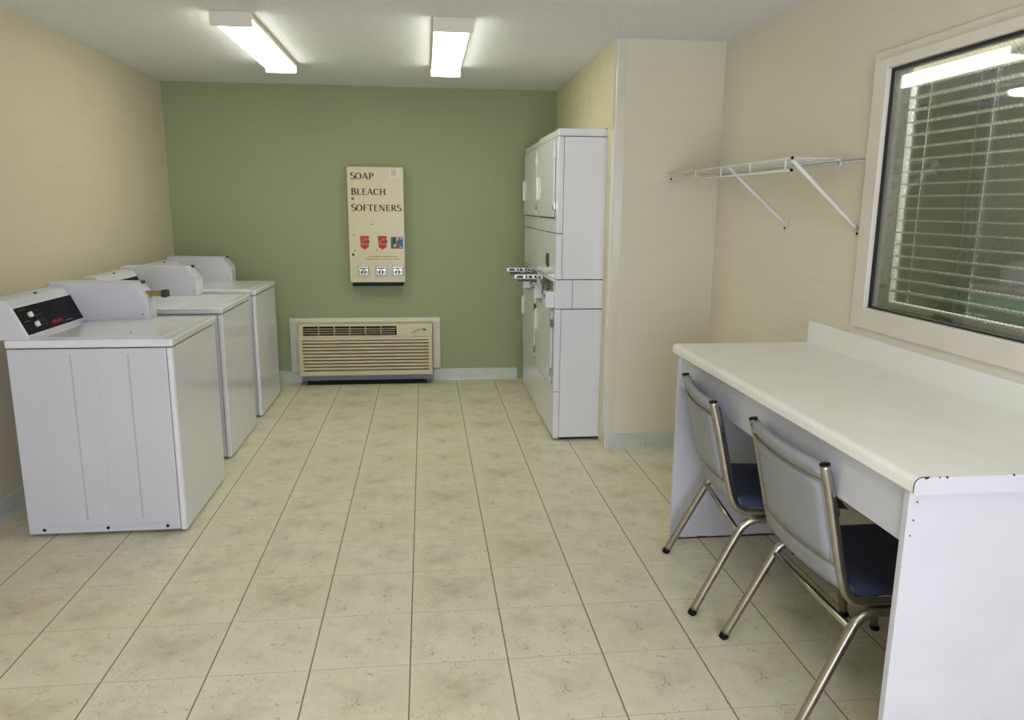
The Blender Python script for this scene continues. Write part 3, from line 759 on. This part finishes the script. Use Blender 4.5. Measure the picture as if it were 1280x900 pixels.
mb.box((-.50, F+.06, .0), (.50, -.05, .045), m=M['black']); mb.build('base', None, t)  # black block paints the dark shadow under the metal base

# ================================================================== FOLDING COUNTER
DX0, DYN, DYF, DT = 1.092, 1.502, 3.205, .905
t = thing('folding_counter', 'long white laminate folding counter under the window, two chairs tucked in', 'counter', (1.42, 2.35, 0))
ox, oy = 1.42, 2.35
def L(x, y, z): return (x-ox, y-oy, z)
R = .020
prof = [(XR-.001-ox, DT-.042), (DX0+.006-ox, DT-.042), (DX0-ox, DT-.036)] + [(DX0+R-R*math.cos(a)-ox, DT-R+R*math.sin(a)) for a in [i*PI/2/6 for i in range(7)]] + [(XR-.001-ox, DT)]
mb = MB(); mb.prism(prof, 'y', DYN+.0015-oy, DYF-oy); top = mb.build('countertop', M['lam'], t)
mb = MB()
inner = [(p[0]*1. if i else p[0], p[1]) for i, p in enumerate(prof)]
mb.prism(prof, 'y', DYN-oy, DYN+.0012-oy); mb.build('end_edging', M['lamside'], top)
mb = MB()                                        # dark outline where the edging has lifted, and brown chips along it
e = prof[2:-1]
for a, b in zip(e, e[1:]):
    mb.tube([(a[0]-.0004, DYN+.0006-oy, a[1]+.0004), (b[0]-.0004, DYN+.0006-oy, b[1]+.0004)], .0011, n=5)
mb.build('edge_seam', M['darkgap'], top)
mb = MB()
for x, w in ((1.120, .016), (1.152, .004), (1.170, .007), (1.335, .006)):
    pts = [(x-w/2-ox, DT+.0004), (x-w*.1-ox, DT-.005), (x+w*.25-ox, DT-.003), (x+w/2-ox, DT+.0004)]
    mb.prism(pts, 'y', DYN-.0006-oy, DYN+.004-oy)
mb.build('chipped_edge', M['chip'], top)
mb = MB(); mb.box(L(XR-.022, DYN, DT-.006), L(XR-.001, 3.222, 1.0), bev=.004); mb.build('backsplash', M['lam'], t)
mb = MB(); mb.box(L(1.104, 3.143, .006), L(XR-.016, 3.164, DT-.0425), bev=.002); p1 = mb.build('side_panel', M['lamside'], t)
mb = MB(); x = 1.11
while x < 1.70:
    w = random.uniform(.015, .05); mb.box(L(x, 3.1425, 0), L(x+w, 3.164, random.uniform(.005, .010))); x += w
mb.build('worn_bottom_edge', M['chip'], p1)
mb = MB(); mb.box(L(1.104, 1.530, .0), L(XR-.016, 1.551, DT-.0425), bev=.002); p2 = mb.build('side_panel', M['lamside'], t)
for x, z in ((1.124, .835), (1.120, .79), (1.116, .752)):
    mb = MB(); mb.tube([L(x, 1.5305, z), L(x, 1.5285, z)], .0025, n=8); mb.build('nail_hole', M['greygap'], p2)
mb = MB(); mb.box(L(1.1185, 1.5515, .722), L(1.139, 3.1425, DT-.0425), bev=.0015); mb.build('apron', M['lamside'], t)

# ================================================================== CHAIRS
def make_chair(loc, rz, label):
    """faces +x; path coordinates measured from the base centre"""
    t = thing('stacking_chair', label, 'chair', loc, rz, 'chrome chairs at the counter')
    def smooth(pts, n=6):
        out = []
        P = [pts[0]] + pts + [pts[-1]]
        for i in range(1, len(P)-2):
            p0, p1, p2, p3 = P[i-1], P[i], P[i+1], P[i+2]
            for k in range(n):
                s = k/n
                out.append(tuple(.5*((2*p1[d]) + (-p0[d]+p2[d])*s + (2*p0[d]-5*p1[d]+4*p2[d]-p3[d])*s*s + (-p0[d]+3*p1[d]-3*p2[d]+p3[d])*s**3) for d in range(len(p1))))
        out.append(pts[-1]); return out
    up = smooth([(-.227, .815), (-.203, .728), (-.170, .585), (-.146, .487), (-.128, .435), (-.100, .406), (-.060, .398), (.05, .398), (.20, .398), (.262, .398)])
    hw = .229
    for s in (-1, 1):
        mb = MB(); mb.tube([(x, s*hw, z) for x, z in up], .0145, n=14, flat=.85); fr = mb.build('back_frame', M['satin'], t)
        mb = MB(); mb.tube([(-.2268, s*hw, .8145), (-.2275, s*hw, .8195)], .0149, n=14, flat=.87); mb.build('end_plug', M['black'], fr)
        # one bent leg tube: rear foot, under the seat, front foot
        rear = smooth([(-.262, s*.258, .012), (-.185, s*.25, .17), (-.112, s*.243, .318), (-.088, s*.241, .352), (-.052, s*.24, .3715), (.0, s*.24, .3725), (.10, s*.24, .3725)])
        front = smooth([(.10, s*.24, .3725), (.20, s*.24, .3725), (.235, s*.241, .365), (.255, s*.243, .335), (.275, s*.248, .20), (.305, s*.257, .012)])
        for nm, pth in (('rear_leg', rear), ('front_leg', front)):
            mb = MB(); mb.tube(pth, .0148, n=14); lg = mb.build(nm, M['satin'], t)
            e = pth[0] if nm == 'rear_leg' else pth[-1]
            mb = MB(); d = 1 if nm == 'rear_leg' else -1
            mb.tube([(e[0]-d*.005, e[1]+s*.001, 0), (e[0]+d*.003, e[1], .018)], .0160, n=14); mb.build('foot_cap', M['black'], lg)
    mb = MB(); mb.tube([(-.108, -.243, .325), (-.108, .243, .325)], .0105, n=10); mb.build('cross_bar', M['satin'], t)
    mb = MB(); mb.tube([(.18, -.24, .372), (.18, .24, .372)], .008, n=8); mb.build('cross_bar', M['satin'], t)
    # upholstered back, bowed rearwards between the uprights
    def path(z):
        for (x0, z0), (x1, z1) in zip(up, up[1:]):
            if z1 <= z <= z0 and z0 != z1: return x0 + (x1-x0)*(z0-z)/(z0-z1)
        return up[0][0]
    Wd = hw - .008
    z0, z1 = .436, .800
    def rearsurf(u, v, z0=z0, z1=z1, bow=.024, off=-.008, th=.012):
        y = -Wd + 2*Wd*v; z = z0 + (z1-z0)*u
        b = bow*(1-(y/Wd)**2)
        return ((path(z) - b + off, y, z), (1, 0, .2), th)
    mb = MB(); mb.grid(lambda u, v: rearsurf(u, v), 14, 14); bk = mb.build('backrest_shell', M['greyvinyl'], t)
    # plumper border: top roll, bottom band and raised inner panel
    mb = MB()
    roll = [(path(.795) - .024*(1-(y/Wd)**2) + .002, y, .797) for y in [-Wd + 2*Wd*i/16 for i in range(17)]]
    mb.tube(roll, .0185, n=12); mb.build('top_roll', M['greyvinyl'], bk)
    mb = MB(); mb.grid(lambda u, v: rearsurf(u, .04+.92*v, .518, .758, .024, -.014, .01), 8, 12); mb.build('inner_panel', M['greyvinyl'], bk)
    mb = MB(); mb.grid(lambda u, v: rearsurf(u, v, .440, .508, .024, -.013, .01), 4, 12); mb.build('lower_band', M['greyvinyl'], bk)
    for zz in (.764, .513):
        mb = MB(); mb.tube([(path(zz) - .024*(1-(y/Wd)**2) - .012, y, zz) for y in [-Wd + 2*Wd*i/16 for i in range(17)]], .003, n=8); mb.build('piping', M['piping'], bk)
    mb = MB(); mb.grid(lambda u, v: rearsurf(u, .02+.96*v, .455, .79, .022, .004, .022), 10, 12); mb.build('back_pad', M['navy'], t)
    # seat pad: rounded slab that turns up at the back
    def seat(u, v):
        sx = -.112 + .410*u; y = -.222 + .444*v
        e = min(min(u, 1-u)/.10, min(v, 1-v)/.09, 1.)
        h = .413 + .030*(1-(1-e)**2)
        h += .030*max(0, (.16-u)/.16)**2 - .006*max(0, (u-.9)/.1)**2
        return ((sx, y, .4125), (0, 0, 1), h-.4125+.002)
    mb = MB(); mb.grid(seat, 24, 22); mb.build('seat', M['navy'], t)
    mb = MB(); mb.box((-.06, -.20, .4085), (.28, .20, .4122), bev=.001); mb.build('seat_board', M['black'], t)
    return t
make_chair((1.300, 2.075, 0), 0., 'chrome chair with grey back and navy seat, beside the chipped end of the counter')
make_chair((1.2735, 2.724, 0), math.radians(-7.1), 'chrome chair with grey back and navy seat, turned slightly, nearer the pier')

# ================================================================== WIRE SHELF
SZ, SX0, SY0 = 1.693, 1.437, 2.915
t = thing('wire_shelf', 'white wire shelf on two diagonal braces, high on the wall between pier and window', 'shelf', (XR, (SY0+YC)/2, SZ))
sy = (SY0+YC)/2
def Q(x, y, z): return (x-XR, y-sy, z-SZ)
mb = MB()
for x, z, r in ((SX0, SZ, .0032), (SX0, SZ-.046, .0042), (SX0+.10, SZ-.004, .003), (SX0+.20, SZ-.004, .003), (XR-.006, SZ-.004, .003)):
    mb.tube([Q(x, SY0, z), Q(x, YC-.003, z)], r, n=8)
build_each(mb, 'rail', M['wire'], t)
mb = MB(); y = SY0+.008
while y < YC-.006:
    mb.tube([Q(SX0, y, SZ+.002), Q(XR-.003, y, SZ+.002)], .0016, n=6); y += .0125
o = mb.build('deck_wires', M['wire'], t); o['kind'] = 'stuff'
mb = MB()
for y in (2.965, 3.30, 3.64, 3.99, 4.36): mb.tube([Q(SX0-.001, y, SZ), Q(SX0-.001, y, SZ-.046)], .0042, n=8)
build_each(mb, 'lip_tie', M['wire'], t)
for y, zb in ((2.925, 1.419), (3.555, 1.423)):
    mb = MB()
    a = Vector(Q(SX0+.002, y, SZ-.004)); b = Vector(Q(XR-.008, y, zb))
    d = (b-a).normalized(); n_ = Vector((0, 1, 0)).cross(d)
    sec = 9
    mb.tube([a, a+d*.02, b-d*.03, b], .0085, n=8, flat=1.)
    mb.box(Q(XR-.006, y-.009, zb-.03), Q(XR-.0005, y+.009, zb+.03), bev=.002)
    br = mb.build('brace', M['wire'], t)
    mb = MB(); mb.tube([Q(XR-.006, y, zb-.018), Q(XR-.010, y, zb-.018)], .0055, n=10); mb.build('screw', M['plate'], br)
for y in (3.1, 3.75, 4.3):
    mb = MB(); mb.box(Q(XR-.014, y-.008, SZ-.016), Q(XR-.0005, y+.008, SZ+.008), bev=.003); cl = mb.build('wall_clip', M['wire'], t)
    mb = MB(); mb.tube([Q(XR-.014, y, SZ-.008), Q(XR-.017, y, SZ-.008)], .004, n=8); mb.build('screw', M['steel'], cl)
mb = MB()
mb.box(Q(SX0-.010, YC-.020, SZ-.058), Q(SX0+.012, YC-.0005, SZ+.008), bev=.003); eb = mb.build('end_bracket', M['wire'], t)
mb = MB(); mb.tube([Q(SX0+.02, YC-.001, SZ-.03), Q(SX0+.02, YC-.006, SZ-.03)], .006, n=8); mb.build('screw', M['plate'], eb)
mb = MB(); mb.tube([Q(SX0, SY0+.001, SZ), Q(SX0, SY0-.003, SZ)], .0062, n=10); mb.tube([Q(SX0, SY0+.001, SZ-.046), Q(SX0, SY0-.003, SZ-.046)], .0065, n=10); build_each(mb, 'end_cap', M['black'], t)

# ================================================================== LIGHT, CAMERA
def area(name, loc, rot, sx, sy_, power, col):
    d = bpy.data.lights.new(name, 'AREA'); d.shape = 'RECTANGLE'; d.size = sx; d.size_y = sy_; d.energy = power; d.color = col
    o = bpy.data.objects.new(name, d); COL.objects.link(o); o.location = loc; o.rotation_euler = rot
    return o
area('rear_fill', (.15, YR-.14, 1.12), (PI/2, 0, 0), 1.6, 1.95, 68, (.80, .84, 1.))  # unseen cool fill added behind the camera in place of a flash
area('hall_fill', (2.7, 2.2, H+.15), (0, 0, 0), .9, 1.6, 125, (1., .96, .93))  # unseen light added to brighten the hall
w = bpy.data.worlds.new('world'); scene.world = w; w.use_nodes = True
w.node_tree.nodes['Background'].inputs[0].default_value = (.8, .86, 1., 1)
w.node_tree.nodes['Background'].inputs[1].default_value = .3

yaw, pitch, roll, f = .1153, .2007, .0082, 943.93
fw = Vector((math.sin(yaw)*math.cos(pitch), math.cos(yaw)*math.cos(pitch), -math.sin(pitch)))
r = Vector((math.cos(yaw), -math.sin(yaw), 0)); u = r.cross(fw)
r2 = r*math.cos(roll) + u*math.sin(roll); u2 = -r*math.sin(roll) + u*math.cos(roll)
cd = bpy.data.cameras.new('camera'); cam = bpy.data.objects.new('camera', cd); COL.objects.link(cam)
cd.sensor_fit = 'HORIZONTAL'; cd.sensor_width = 36.; cd.lens = f*36./1280.; cd.clip_start = .02
mw = Matrix.Identity(4)
for i in range(3): mw[i][0], mw[i][1], mw[i][2] = r2[i], u2[i], -fw[i]
mw.translation = (0, 0, CAMZ)
cam.matrix_world = mw
scene.camera = cam
vs = scene.view_settings
scene.display_settings.display_device = 'sRGB'
vs.view_transform = 'Standard'; vs.look = 'None'; vs.exposure = .34; vs.gamma = 1.; vs.use_curve_mapping = False
